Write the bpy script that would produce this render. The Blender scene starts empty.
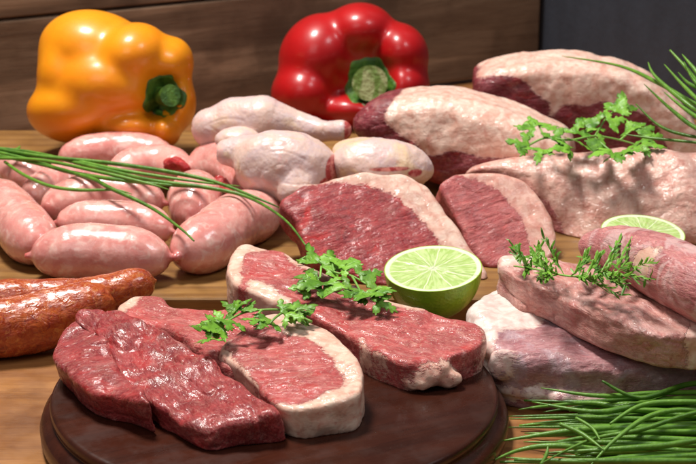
import bpy, math, random
import numpy as np
from mathutils import Vector, Matrix

random.seed(7)
rng = np.random.default_rng(11)
SC = bpy.context.scene
COL = SC.collection
CM = 0.01                      # everything below is authored in centimetres

# ------------------------------------------------------------------ camera
FPX, PITCH, CAMH = 1800.0, math.radians(19.3), 45.0     # focal length in photo pixels (696 wide)
cam_d = bpy.data.cameras.new('camera'); cam = bpy.data.objects.new('camera', cam_d); COL.objects.link(cam)
cam.location = (0, 0, CAMH * CM); cam.rotation_euler = (math.pi / 2 - PITCH, 0, 0)
cam_d.sensor_width = 36; cam_d.lens = FPX / 696 * 36; cam_d.clip_start = 0.05; cam_d.clip_end = 50
cam_d.dof.use_dof = True; cam_d.dof.focus_distance = 1.06; cam_d.dof.aperture_fstop = 20
SC.camera = cam

# ------------------------------------------------------------------ world, lamps, exposure
w = bpy.data.worlds.new('World'); SC.world = w; w.use_nodes = True
w.node_tree.nodes['Background'].inputs[0].default_value = (0.92, 0.95, 1.0, 1)
w.node_tree.nodes['Background'].inputs[1].default_value = 0.06

def area(name, loc, target, size, power, color, size_y=None):
    d = bpy.data.lights.new(name, 'AREA'); d.energy = power; d.color = color
    d.shape = 'RECTANGLE'; d.size = size * CM; d.size_y = (size_y or size) * CM
    o = bpy.data.objects.new(name, d); COL.objects.link(o)
    o.location = Vector(loc) * CM
    o.rotation_euler = (Vector(target) - Vector(loc)).to_track_quat('-Z', 'Y').to_euler()
    return o
area('key_lamp', (-44, 140, 165), (0, 118, 2), 36, 48, (1.0, 0.96, 0.90))
area('window_lamp', (85, 85, 125), (0, 125, 2), 40, 5.5, (0.95, 0.97, 1.0))
area('fill_lamp', (-50, 10, 110), (0, 130, 4), 80, 3.8, (1.0, 0.98, 0.95))

SC.view_settings.view_transform = 'Standard'; SC.view_settings.look = 'None'
SC.view_settings.exposure = 0.0; SC.view_settings.gamma = 1.0
SC.render.engine = 'CYCLES'
SC.cycles.use_denoising = True
SC.cycles.max_bounces = 8

# ------------------------------------------------------------------ pixel -> place
CF = np.array([0, math.cos(PITCH), -math.sin(PITCH)])
CU = np.array([0, math.sin(PITCH), math.cos(PITCH)])
CR = np.array([1.0, 0, 0])
CO = np.array([0, 0, CAMH])
def ray(px, py): return CF + CR * ((px - 348) / FPX) - CU * ((py - 232) / FPX)
def P(px, py, z):                       # point of the horizontal plane z
    d = ray(px, py); return CO + d * ((z - CAMH) / d[2])
def Y(px, py, y):                       # point of the upright plane y
    d = ray(px, py); return CO + d * (y / d[1])
def PL(px, py, O, N):                   # point of any plane
    d = ray(px, py); return CO + d * (np.dot(np.array(O) - CO, N) / np.dot(d, N))
def unit(v): v = np.array(v, float); return v / np.linalg.norm(v)

# ------------------------------------------------------------------ noise
def _h(i, j, k, s):
    n = (i * 374761393 + j * 668265263 + k * 2147483647 + s * 1274126177) & 0xffffffff
    n = ((n ^ (n >> 13)) * 1274126177) & 0xffffffff
    return ((n ^ (n >> 16)) & 0xffff) / 65535.0
def noise(p, f=1.0, s=0):               # value noise in -1..1
    q = np.asarray(p, float) * f + s * 17.31
    i = np.floor(q).astype(np.int64); t = q - i; t = t * t * (3 - 2 * t)
    r = 0
    for a in (0, 1):
        for b in (0, 1):
            for c in (0, 1):
                wgt = (t[:, 0] if a else 1 - t[:, 0]) * (t[:, 1] if b else 1 - t[:, 1]) * (t[:, 2] if c else 1 - t[:, 2])
                r = r + wgt * _h(i[:, 0] + a, i[:, 1] + b, i[:, 2] + c, s)
    return r * 2 - 1
def fbm(p, f=1.0, s=0, o=3):
    r = 0; a = 1.0
    for k in range(o):
        r = r + a * noise(p, f * 2.03 ** k, s + k); a *= 0.5
    return r / 1.75

# ------------------------------------------------------------------ signed distance shapes
def smin(a, b, k):
    h = np.clip(0.5 + 0.5 * (b - a) / k, 0, 1); return b * (1 - h) + a * h - k * h * (1 - h)
def smax(a, b, k): return -smin(-a, -b, k)
def frame(N, up=(0, 0, 1)):
    N = unit(N); up = np.array(up, float)
    U = np.cross(up, N)
    if np.linalg.norm(U) < 1e-3: U = np.array([1.0, 0, 0])
    U = unit(U); return U, np.cross(N, U), N
def sd_ell(p, c, r, ax=None):
    q = p - np.array(c)
    if ax is not None: q = q @ np.array(ax).T
    r = np.array(r, float)
    k0 = np.linalg.norm(q / r, axis=1); k1 = np.linalg.norm(q / (r * r), axis=1) + 1e-9
    return np.where(k0 < 0.3, (k0 - 1) * r.min(), k0 * (k0 - 1) / k1)
def sd_tube(p, pts, rad):
    best = None
    pts = np.array(pts, float)
    for a, b, ra, rb in zip(pts[:-1], pts[1:], rad[:-1], rad[1:]):
        ab = b - a; t = np.clip(((p - a) @ ab) / (ab @ ab), 0, 1)
        d = np.linalg.norm(p - a - t[:, None] * ab, axis=1) - (ra + (rb - ra) * t)
        best = d if best is None else np.minimum(best, d)
    return best
def spline(pts, n=6, closed=False):
    pts = np.array(pts, float); m = len(pts); out = []
    rngi = range(m) if closed else range(m - 1)
    for i in rngi:
        if closed: p0, p1, p2, p3 = pts[(i - 1) % m], pts[i], pts[(i + 1) % m], pts[(i + 2) % m]
        else: p0, p1, p2, p3 = pts[max(i - 1, 0)], pts[i], pts[i + 1], pts[min(i + 2, m - 1)]
        for k in range(n):
            t = k / n
            out.append(0.5 * (2 * p1 + (p2 - p0) * t + (2 * p0 - 5 * p1 + 4 * p2 - p3) * t * t + (3 * p1 - p0 - 3 * p2 + p3) * t ** 3))
    if not closed: out.append(pts[-1])
    return np.array(out)
class Poly:                              # a closed outline, its 2-D distance kept on a grid
    def __init__(s, pts, n=4, pad=3.0, h=0.12):
        v = spline(pts, n, True); s.v = v
        s.lo = v.min(0) - pad; hi = v.max(0) + pad; s.h = h
        s.n = np.ceil((hi - s.lo) / h).astype(int) + 2
        gx, gy = np.meshgrid(*(s.lo[k] + h * np.arange(s.n[k]) for k in (0, 1)), indexing='ij')
        g = np.stack([gx.ravel(), gy.ravel()], 1)
        d = np.full(len(g), 1e9); ins = np.zeros(len(g), bool)
        for a, b in zip(v, np.roll(v, -1, 0)):
            e = b - a; L = e @ e
            if L < 1e-9: continue
            t = np.clip(((g - a) @ e) / L, 0, 1)
            dd = g - a - t[:, None] * e; d = np.minimum(d, (dd * dd).sum(1))
            c = (a[1] > g[:, 1]) != (b[1] > g[:, 1])
            with np.errstate(divide='ignore', invalid='ignore'):
                x = a[0] + (g[:, 1] - a[1]) * e[0] / (e[1] if e[1] else 1e-9)
            ins ^= c & (g[:, 0] < x)
        s.g = (np.sqrt(d) * np.where(ins, -1, 1)).reshape(s.n)
    def __call__(s, u, v):
        a = np.clip((u - s.lo[0]) / s.h, 0, s.n[0] - 1.001); b = np.clip((v - s.lo[1]) / s.h, 0, s.n[1] - 1.001)
        i = a.astype(int); j = b.astype(int); a = a - i; b = b - j; g = s.g
        return (g[i, j] * (1 - a) * (1 - b) + g[i + 1, j] * a * (1 - b) + g[i, j + 1] * (1 - a) * b + g[i + 1, j + 1] * a * b)

def surface(f, lo, hi, h):
    """surface nets: a closed quad mesh of f = 0"""
    lo = np.array(lo, float); n = np.ceil((np.array(hi) - lo) / h).astype(int) + 1
    C = 4; nc = -(-n // C) + 1
    ax = [lo[k] + h * (C * np.arange(nc[k]) + (C - 1) / 2) for k in range(3)]
    G = np.stack(np.meshgrid(*ax, indexing='ij'), -1).reshape(-1, 3)
    vc = f(G).reshape(nc)
    big = np.repeat(np.repeat(np.repeat(vc, C, 0), C, 1), C, 2)[:n[0], :n[1], :n[2]].copy()
    near = np.abs(big) < h * C * 2.2
    idx = np.argwhere(near)
    big[near] = f(lo + idx * h)
    v = big
    ins = v < 0
    cell = np.zeros(n - 1, int); acc = np.zeros(tuple(n - 1) + (3,), np.float32); cnt = np.zeros(n - 1, np.float32)
    def sl(o): return tuple(slice(o[k], o[k] + n[k] - 1) for k in range(3))
    corners = [(a, b, c) for a in (0, 1) for b in (0, 1) for c in (0, 1)]
    for o in corners:
        for k in range(3):
            if o[k] == 0:
                o2 = list(o); o2[k] = 1
                va, vb = v[sl(o)], v[sl(o2)]
                m = (va < 0) != (vb < 0)
                t = np.where(m, va / np.where(m, va - vb, 1), 0)
                cnt += m
                for q in range(3):
                    acc[..., q] += np.where(m, o[q] + (t if q == k else 0), 0)
    has = cnt > 0
    ids = np.full(n - 1, -1); ids[has] = np.arange(has.sum())
    base = np.argwhere(has)
    verts = lo + (base + acc[has] / cnt[has][:, None]) * h
    quads = []
    for k in range(3):
        a, b = [(1, 2), (2, 0), (0, 1)][k]
        s0 = [slice(1, n[q] - 1) for q in range(3)]; s0[k] = slice(0, n[k] - 1)
        s1 = list(s0); s1[k] = slice(1, n[k])
        A, B = ins[tuple(s0)], ins[tuple(s1)]
        for flip in (0, 1):
            e = np.argwhere((A & ~B) if not flip else (~A & B))
            if not len(e): continue
            for q in range(3):
                if q != k: e[:, q] += 1
            def cid(da, db):
                t = e.copy(); t[:, a] -= da; t[:, b] -= db
                return ids[t[:, 0], t[:, 1], t[:, 2]]
            q4 = np.stack([cid(1, 1), cid(0, 1), cid(0, 0), cid(1, 0)], 1)
            quads.append(q4 if not flip else q4[:, ::-1])
    return verts, np.concatenate(quads)

def vnormals(v, q):
    fn = np.cross(v[q[:, 2]] - v[q[:, 0]], v[q[:, 3]] - v[q[:, 1]])
    N = np.zeros_like(v)
    for k in range(4):
        for c in range(3): N[:, c] += np.bincount(q[:, k], fn[:, c], len(v))
    return N / (np.linalg.norm(N, axis=1)[:, None] + 1e-12)
def relax(v, q, it=1, amt=0.5):
    for _ in range(it):
        s = np.zeros_like(v); c = np.zeros(len(v))
        for a, b in ((0, 1), (1, 2), (2, 3), (3, 0)):
            for x, y in ((a, b), (b, a)):
                c += np.bincount(q[:, x], minlength=len(v))
                for k in range(3): s[:, k] += np.bincount(q[:, x], v[q[:, y], k], len(v))
        v = v + (s / c[:, None] - v) * amt
    return v

# ------------------------------------------------------------------ objects
def tag(o, label, cat, group=None, kind=None):
    if label: o['label'] = label
    if cat: o['category'] = cat
    if group: o['group'] = group
    if kind: o['kind'] = kind
    return o
def empty(name, loc, label, cat, group=None):
    o = bpy.data.objects.new(name, None); COL.objects.link(o); o.empty_display_size = 0.02
    o.location = Vector(loc) * CM
    return tag(o, label, cat, group)
def mesh_obj(name, v, f, mat, parent=None, attrs=None, smooth=True, normals=None, origin=None):
    """v in world centimetres; the object's origin is put at its base (or at its parent)"""
    v = np.asarray(v, float)
    if parent is not None: org = np.array(parent.location) / CM
    elif origin is not None: org = np.array(origin, float)
    else: org = np.array([(v[:, 0].min() + v[:, 0].max()) / 2, (v[:, 1].min() + v[:, 1].max()) / 2, v[:, 2].min()])
    me = bpy.data.meshes.new(name)
    lv = (v - org) * CM
    me.from_pydata([tuple(x) for x in lv.tolist()], [], [tuple(x) for x in (f.tolist() if hasattr(f, 'tolist') else f)])
    me.materials.append(mat)
    if smooth: me.polygons.foreach_set('use_smooth', [True] * len(me.polygons))
    for k, a in (attrs or {}).items():
        a = np.asarray(a, np.float32)
        if a.ndim == 1: me.attributes.new(k, 'FLOAT', 'POINT').data.foreach_set('value', a)
        else: me.attributes.new(k, 'FLOAT_VECTOR', 'POINT').data.foreach_set('vector', a.ravel())
    me.update()
    if normals is not None: me.normals_split_custom_set_from_vertices([tuple(x) for x in normals.tolist()])
    o = bpy.data.objects.new(name, me); COL.objects.link(o)
    if parent is not None: o.parent = parent
    else: o.location = Vector(org) * CM
    return o
def subset(v, q, keep):
    q = q[keep]; u, inv = np.unique(q, return_inverse=True)
    return u, inv.reshape(q.shape)
def split_obj(name, v, q, mat, label, cat, attrs, partmask, part, body='lean_meat', group=None, mat2=None):
    """one thing of two parts that share a border: the body and the part where partmask > 0"""
    N = vnormals(v, q)
    org = (v[:, 0].mean(), v[:, 1].mean(), v[:, 2].min())
    root = empty(name, org, label, cat, group)
    fm = partmask[q].mean(1) > 0
    # each separate patch of the part becomes a part of its own; tiny ones stay with the body
    lab = np.arange(len(v)); fq = q[fm]
    while True:
        m = lab[fq].min(1); new = lab.copy()
        for k in range(4): np.minimum.at(new, fq[:, k], m)
        new = new[new]
        if (new == lab).all(): break
        lab = new
    fl = np.full(len(q), -1); fl[fm] = lab[fq[:, 0]]
    u, cnt = np.unique(fl[fm], return_counts=True)
    keep = [i for i, c in zip(u, cnt) if c >= max(60, 0.02 * fm.sum())]
    body_m = ~np.isin(fl, keep)
    for nm, m, mt in [(body, body_m, mat)] + [(part, fl == i, mat2 or mat) for i in keep]:
        if m.sum() == 0: continue
        u, qq = subset(v, q, m)
        mesh_obj(nm, v[u], qq, mt, root, {k: np.asarray(a)[u] for k, a in attrs.items()}, normals=N[u])
    return root
def tube(pts, rad, seg=8, cap=True):
    pts = np.array(pts, float); n = len(pts)
    T = np.gradient(pts, axis=0); T /= np.linalg.norm(T, axis=1)[:, None] + 1e-12
    up = np.array([0.1, 0.2, 1.0]); V = []; Fc = []
    for i in range(n):
        a = unit(np.cross(T[i], up)); b = np.cross(a, T[i])
        for k in range(seg):
            t = 2 * math.pi * k / seg
            V.append(pts[i] + (a * math.cos(t) + b * math.sin(t)) * rad[i])
    for i in range(n - 1):
        for k in range(seg):
            k2 = (k + 1) % seg
            Fc.append((i * seg + k, i * seg + k2, (i + 1) * seg + k2, (i + 1) * seg + k))
    if cap:
        Fc.append(tuple(range(seg - 1, -1, -1))); Fc.append(tuple((n - 1) * seg + k for k in range(seg)))
    return np.array(V), Fc
def lathe(prof, c, seg=128):
    V = []; Fc = []; n = len(prof)
    for k in range(seg):
        t = 2 * math.pi * k / seg
        for r, z in prof: V.append((c[0] + r * math.cos(t), c[1] + r * math.sin(t), c[2] + z))
    for k in range(seg):
        k2 = (k + 1) % seg
        for i in range(n - 1): Fc.append((k * n + i, k2 * n + i, k2 * n + i + 1, k * n + i + 1))
    return np.array(V), Fc
def box(cx, cy, cz, sx, sy, sz, rz=0, bev=0.15, seg=(1, 1, 1), bump=0.0, seed=0):
    """bevelled box as a dense grid-ish surface (bmesh-free): 24 verts"""
    import bmesh
    bm = bmesh.new(); bmesh.ops.create_cube(bm, size=1)
    for v in bm.verts: v.co = Vector((v.co.x * sx, v.co.y * sy, v.co.z * sz))
    bmesh.ops.bevel(bm, geom=list(bm.edges), offset=bev, segments=3, profile=0.6, affect='EDGES')
    M = Matrix.Translation((cx, cy, cz)) @ Matrix.Rotation(rz, 4, 'Z')
    loc = np.array([tuple(v.co) for v in bm.verts]); bm.transform(M)
    V = np.array([tuple(v.co) for v in bm.verts]); Fc = [tuple(v.index for v in f.verts) for f in bm.faces]
    bm.free(); return V, Fc, loc

# ------------------------------------------------------------------ materials
class NT:
    def __init__(s, name):
        s.m = bpy.data.materials.new(name); s.m.use_nodes = True; s.t = s.m.node_tree
        s.b = s.t.nodes['Principled BSDF']
    def n(s, typ, **kw):
        nd = s.t.nodes.new(typ)
        for k, v in kw.items():
            if hasattr(nd, k) and k not in nd.inputs: setattr(nd, k, v)
            else: nd.inputs[k].default_value = v
        return nd
    def put(s, sock, v):
        if isinstance(v, bpy.types.NodeSocket): s.t.links.new(v, sock)
        elif isinstance(v, tuple) and len(v) == 3 and sock.type == 'RGBA': sock.default_value = (*v, 1)
        else: sock.default_value = v
    def attr(s, name, vec=False):
        nd = s.n('ShaderNodeAttribute'); nd.attribute_name = name
        return nd.outputs['Vector' if vec else 'Fac']
    def obj(s): return s.n('ShaderNodeTexCoord').outputs['Object']
    def scale(s, v, sc, loc=(0, 0, 0), rot=(0, 0, 0)):
        nd = s.n('ShaderNodeMapping'); s.put(nd.inputs['Vector'], v)
        nd.inputs['Scale'].default_value = sc if isinstance(sc, tuple) else (sc,) * 3
        nd.inputs['Location'].default_value = loc; nd.inputs['Rotation'].default_value = rot
        return nd.outputs[0]
    def noise(s, v, sc=1.0, det=3, rough=0.55, dist=0.0):
        nd = s.n('ShaderNodeTexNoise'); s.put(nd.inputs['Vector'], v)
        nd.inputs['Scale'].default_value = sc; nd.inputs['Detail'].default_value = det
        nd.inputs['Roughness'].default_value = rough; nd.inputs['Distortion'].default_value = dist
        return nd.outputs['Fac']
    def voro(s, v, sc=1.0, feat='F1', out='Distance'):
        nd = s.n('ShaderNodeTexVoronoi'); nd.feature = feat; s.put(nd.inputs['Vector'], v)
        nd.inputs['Scale'].default_value = sc; return nd.outputs[out]
    def math(s, op, a, b=0.0, c=0.0, clamp=False):
        nd = s.n('ShaderNodeMath'); nd.operation = op; nd.use_clamp = clamp
        s.put(nd.inputs[0], a); s.put(nd.inputs[1], b); s.put(nd.inputs[2], c); return nd.outputs[0]
    def ramp(s, v, lo, hi, a=0.0, b=1.0):
        nd = s.n('ShaderNodeMapRange'); nd.interpolation_type = 'SMOOTHSTEP'
        s.put(nd.inputs[0], v); s.put(nd.inputs[1], lo); s.put(nd.inputs[2], hi)
        s.put(nd.inputs[3], a); s.put(nd.inputs[4], b); return nd.outputs[0]
    def mix(s, f, a, b, mode='MIX'):
        nd = s.n('ShaderNodeMix'); nd.data_type = 'RGBA'; nd.blend_type = mode
        s.put(nd.inputs[0], f); s.put(nd.inputs[6], a); s.put(nd.inputs[7], b); return nd.outputs[2]
    def bump(s, h, dist, strength=1.0, normal=None):
        nd = s.n('ShaderNodeBump'); s.put(nd.inputs['Height'], h)
        nd.inputs['Distance'].default_value = dist * CM; nd.inputs['Strength'].default_value = strength
        if normal is not None: s.put(nd.inputs['Normal'], normal)
        return nd.outputs[0]
    def done(s, color, rough=0.4, normal=None, sss=0.0, rad=(1, 0.3, 0.2), sc=0.4, coat=0.0, spec=0.5, crough=0.1):
        b = s.b.inputs
        s.put(b['Base Color'], color); s.put(b['Roughness'], rough)
        if normal is not None: s.put(b['Normal'], normal)
        s.put(b['Subsurface Weight'], sss); b['Subsurface Radius'].default_value = rad
        b['Subsurface Scale'].default_value = sc * CM
        s.put(b['Coat Weight'], coat); b['Coat Roughness'].default_value = crough
        b['Specular IOR Level'].default_value = spec
        return s.m

def srgb(r, g, b):
    f = lambda c: (c / 255 / 12.92) if c / 255 <= 0.04045 else ((c / 255 + 0.055) / 1.055) ** 2.4
    return (f(r), f(g), f(b))

def meat_mat(name, la, lb, fa=(0.66, 0.40, 0.30), fb=(0.74, 0.54, 0.43), marb=0.3, rough=0.42, fib=1.0, bumpy=1.0, edge=0.4, wet=0.8, blush=0.25, film=0.0, filmc=(0.50, 0.36, 0.40), hot=0.4, pale=0.3, fatb=0.5):
    """raw meat: 'loc' = own coordinates in cm (fibres run along x), 'fat' = signed cm, above 0 is fat"""
    s = NT(name); L = s.attr('loc', True); fat = s.attr('fat')
    n1 = s.noise(L, 0.45, 4, 0.6, 0.6)
    nf = s.noise(s.scale(L, (0.6, 2.6, 2.6)), 1.0, 5, 0.68, 0.9)
    nf2 = s.noise(s.scale(L, (2.2, 8.0, 8.0)), 1.0, 3, 0.6, 0.6)
    nb = s.noise(L, 4.5, 4, 0.65, 0.4)
    lean = s.mix(s.ramp(nf, 0.36, 0.64), la, lb)
    lean = s.mix(s.ramp(nf2, 0.45, 0.68, 0.0, 0.35), lean, tuple(min(1, c * 1.5 + 0.03) for c in lb))
    nf3 = s.noise(s.scale(L, (5, 13, 13)), 1.0, 2, 0.6, 0.4)
    lean = s.mix(s.ramp(nf3, 0.55, 0.75, 0.0, 0.28), lean, tuple(min(1, c * 1.3 + 0.10) for c in lb))
    lean = s.mix(s.ramp(nf3, 0.42, 0.28, 0.0, 0.35), lean, tuple(c * 0.5 for c in la))
    lean = s.mix(s.ramp(n1, 0.40, 0.68, 0.0, 0.55), lean, (la[0] * 0.55, la[1] * 0.35, la[2] * 0.5))
    lean = s.mix(s.ramp(s.noise(s.scale(L, 1.0, (5, 9, 2)), 0.55, 4, 0.6, 1.0), 0.52, 0.68, 0.0, hot), lean, (0.48, 0.022, 0.022))
    lean = s.mix(s.ramp(s.noise(s.scale(L, (0.7, 1.4, 1.4), (1, 7, 5)), 0.7, 5, 0.65, 1.2), 0.52, 0.70, 0.0, pale), lean, (0.62, 0.30, 0.27))
    if film: lean = s.mix(s.ramp(s.noise(L, 0.5, 3, 0.6, 1.0), 0.46, 0.62, 0.0, film), lean, filmc)
    # marbling: thin irregular threads of fat
    m1 = s.math('ABSOLUTE', s.math('SUBTRACT', s.noise(s.scale(L, (0.8, 1.5, 1.5)), 0.9, 4, 0.62, 1.6), 0.5))
    m2 = s.math('ABSOLUTE', s.math('SUBTRACT', s.noise(s.scale(L, (1.4, 3.6, 3.6), (3, 1, 2)), 1.0, 3, 0.6, 1.2), 0.5))
    mk = s.math('MULTIPLY', s.ramp(m1, 0.0, 0.028, 1.0, 0.0), s.ramp(nb, 0.42, 0.6))
    mk2 = s.math('MULTIPLY', s.ramp(m2, 0.0, 0.03, 0.7, 0.0), s.ramp(n1, 0.48, 0.62))
    mk = s.math('MULTIPLY', s.math('MAXIMUM', mk, mk2), marb)
    lean = s.mix(mk, lean, fa)
    jag = s.math('ADD', s.math('MULTIPLY', s.math('SUBTRACT', s.noise(L, 1.1, 5, 0.7, 0.8), 0.5), edge * 2.6), s.math('MULTIPLY', s.math('SUBTRACT', nf2, 0.5), 0.6))
    fv = s.math('ADD', fat, jag)
    fm = s.ramp(fv, -0.07, 0.12); fwide = s.ramp(fv, -0.05, 0.5)
    fs = s.noise(L, 1.3, 3, 0.5, 0.8)
    fc = s.mix(s.ramp(fs, 0.35, 0.62), fa, fb)
    fc = s.mix(s.ramp(s.noise(L, 0.8, 5, 0.62, 1.0), 0.46, 0.74, 0.0, blush), fc, (0.52, 0.15, 0.11))
    fc = s.mix(s.ramp(s.noise(s.scale(L, (1.2, 0.6, 3.0), (4, 4, 1)), 1.0, 4, 0.65, 1.0), 0.55, 0.68, 0.0, blush * 0.9), fc, (0.52, 0.17, 0.13))
    fc = s.mix(fwide, s.mix(0.45, fc, (0.56, 0.20, 0.17)), fc)
    col = s.mix(fm, lean, fc)
    soft = s.noise(L, 1.5, 3, 0.45, 0.6)
    h = s.math('ADD', s.math('MULTIPLY', nf, 1.0 * fib), s.math('MULTIPLY', nf2, 0.45 * fib))
    h = s.math('ADD', h, s.math('MULTIPLY', nb, 0.5))
    mf = s.n('ShaderNodeMix'); mf.data_type = 'FLOAT'; s.put(mf.inputs[0], s.math('MULTIPLY', fm, 1.0 - 0.35 * fatb)); s.put(mf.inputs[2], h)
    s.put(mf.inputs[3], s.math('MULTIPLY', s.math('ADD', soft, s.math('MULTIPLY', nb, 0.06)), fatb * 1.3))
    h = mf.outputs[0]
    nrm = s.bump(h, 0.12 * bumpy, 0.85)
    r = s.ramp(s.noise(L, 2.2, 3, 0.6), 0.35, 0.65, rough, rough + 0.2)
    # the wet film on top follows the larger bumps only
    wn = s.math('ADD', s.noise(s.scale(L, (1.0, 1.8, 1.8), (3, 3, 3)), 1.5, 3, 0.55, 0.5), s.math('MULTIPLY', s.noise(L, 5.0, 2, 0.5, 0.3), 0.10))
    s.put(s.b.inputs['Coat Normal'], s.bump(s.math('ADD', wn, s.math('MULTIPLY', h, 0.25)), 0.14 * bumpy, 0.85))
    wetm = s.ramp(s.noise(s.scale(L, 1.0, (2, 8, 4)), 0.8, 4, 0.6), 0.35, 0.6, wet * 0.15, wet * 0.75)
    wetm = s.math('MAXIMUM', wetm, s.math('MULTIPLY', fm, 0.7 * wet))
    return s.done(col, r, nrm, 0.10, (1, 0.3, 0.2), 0.22, wetm, 0.22, 0.12)

def wood_mat(name, a, b, c, sc=(0.06, 0.9, 0.9), rough=0.5, coat=0.0, bumpd=0.03, blot=0.4, spec=0.4, ringamt=1.0):
    """grain runs along the object's x"""
    s = NT(name); L = s.scale(s.obj(), 100.0)
    q = s.scale(L, sc)
    g = s.noise(q, 1.0, 6, 0.62, 1.2)
    wv = s.n('ShaderNodeTexWave'); s.put(wv.inputs['Vector'], s.scale(L, (sc[0] * 0.5, sc[1] * 0.5, sc[2] * 0.5)))
    wv.bands_direction = 'Y'; wv.inputs['Scale'].default_value = 0.8; wv.inputs['Distortion'].default_value = 9
    wv.inputs['Detail'].default_value = 4; wv.inputs['Detail Scale'].default_value = 0.7
    fine = s.noise(s.scale(L, (0.35, 9, 9)), 1.0, 3, 0.6)
    col = s.mix(s.ramp(g, 0.3, 0.7), a, b)
    col = s.mix(s.ramp(wv.outputs['Fac'], 0.55, 0.95, 0.0, 0.55 * ringamt), col, c)
    col = s.mix(s.ramp(fine, 0.5, 0.72, 0.0, 0.45), col, c)
    col = s.mix(s.ramp(s.noise(L, 0.14, 4, 0.6), 0.45, 0.7, 0.0, blot), col, c)
    h = s.math('ADD', s.math('MULTIPLY', g, 0.6), s.math('MULTIPLY', fine, 0.5))
    r = s.ramp(s.noise(L, 0.5, 4, 0.6), 0.3, 0.7, rough - 0.1, rough + 0.12)
    return s.done(col, r, s.bump(h, bumpd, 0.8), coat=coat, spec=spec, crough=0.15)

class Prism:
    """a cut of meat: an outline on the plane (O, N), going back from it by T"""
    def __init__(s, pts, O, N, T, r=0.5, taper=0.0, wav=0.2, dome=0.0, dl=1.5, seed=0, fats=(), leans=(), rot=0.0, n=4, lean_n=4, edge=0.24):
        if O[0] == 0 and O[1] == 0: O = P(*np.mean(pts, axis=0), O[2])
        s.O = np.array(O, float); s.U, s.V, s.W = frame(N); s.T, s.r, s.taper, s.wav, s.dome, s.seed, s.rot, s.edge = T, r, taper, wav, dome, seed, rot, edge; s.dl = dl
        s.P = Poly(s.px(pts), n)
        s.fats = [Poly(s.px(q), 3) for q in fats]; s.leans = [Poly(s.px(q), lean_n) for q in leans]
        v = s.P.v; c = []
        for a in (v.min(0), v.max(0)):
            for b in (v.min(0), v.max(0)):
                for w in (0.9 + dome, -T - 0.9): c.append(s.O + s.U * a[0] + s.V * b[1] + s.W * w)
        c = np.array(c); e = 0.5 + abs(taper) * T
        s.lo, s.hi = c.min(0) - e, c.max(0) + e
    def px(s, pts):
        o = []
        for a in pts:
            q = PL(a[0], a[1], s.O, s.W) - s.O; o.append((q @ s.U, q @ s.V))
        return o
    def uvw(s, p):
        q = p - s.O; return q @ s.U, q @ s.V, q @ s.W
    def __call__(s, p):
        u, v, w = s.uvw(p)
        pp = np.stack([u, v, w], 1)
        d2 = s.P(u, v) + s.taper * w + s.edge * fbm(pp, 0.7, s.seed + 3, 2)
        w2 = w - s.wav * fbm(pp * np.array([1, 1, 0.3]), 0.55, s.seed + 5, 2)
        if s.dome: w2 = w2 - s.dome * np.clip(1 - np.exp(s.P(u, v) / s.dl), 0, 1) + s.dome * 0.4
        dw = np.abs(w2 + s.T / 2) - s.T / 2
        a = d2 + s.r; b = dw + s.r
        return (np.minimum(np.maximum(a, b), 0) + np.sqrt(np.maximum(a, 0) ** 2 + np.maximum(b, 0) ** 2) - s.r) * 0.9
    def loc(s, p):
        u, v, w = s.uvw(p); c, k = math.cos(s.rot), math.sin(s.rot)
        return np.stack([u * c + v * k, -u * k + v * c, w], 1)
    def fat(s, p):
        u, v, w = s.uvw(p); r = np.full(len(p), -3.0)
        for q in s.fats: r = np.maximum(r, -q(u, v))
        if s.leans:
            e = np.full(len(p), 3.0)
            for q in s.leans: e = np.minimum(e, q(u, v))
            r = np.maximum(r, e)
        return r

def build(name, label, cat, f, lo, hi, mat, locf, fatf=None, h=0.12, disp=(0.05, 0.05, 0.05), seed=0, floor=None, part='fat_cap', body='lean_meat', group=None, split=True, rel=1, warp=0.0):
    g = f
    if floor is not None:
        g = lambda p: np.maximum(f(p), floor - p[:, 2])
    v, q = surface(g, lo, hi, h)
    v = relax(v, q, rel, 0.5)
    N = vnormals(v, q); L = locf(v)
    soft = 1.0 if fatf is None else 1 - 0.8 * np.clip(fatf(v) / 0.3 + 0.5, 0, 1)
    d = soft * disp[0] * fbm(L * np.array([0.5, 2.4, 2.4]), 1.0, seed + 1, 3) + disp[1] * fbm(v, 0.9, seed + 2, 3)
    cr = np.abs(noise(L * np.array([0.5, 1.3, 1.3]), 1.0, seed + 9)); d = d - soft * disp[2] * np.exp(-(cr / 0.09) ** 2) * (noise(L, 0.8, seed + 4) > -0.1)
    if floor is not None: d = d * np.clip((v[:, 2] - floor) / 0.3, 0, 1)
    v = v + N * d[:, None]
    if fatf is None: fat = np.full(len(v), -3.0)
    else: fat = np.clip(fatf(v), -3, 3)
    at = {'loc': L, 'fat': fat}
    if fatf is not None and split and (fat > 0).any() and (fat < 0).any():
        return split_obj(name, v, q, mat, label, cat, at, fat, part, body, group)
    o = mesh_obj(name, v, q, mat, attrs=at); tag(o, label, cat, group); return o
def prism_meat(name, label, cat, pr, mat, h=0.11, extra=None, k=0.4, **kw):
    f = pr if extra is None else (lambda p: smin(pr(p), extra(p), k))
    return build(name, label, cat, f, kw.pop('lo', pr.lo), kw.pop('hi', pr.hi), mat, pr.loc, kw.pop('fatf', pr.fat), h=h, seed=pr.seed, **kw)
def bounds(pts, pad): 
    pts = np.array(pts); return pts.min(0) - pad, pts.max(0) + pad

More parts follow.
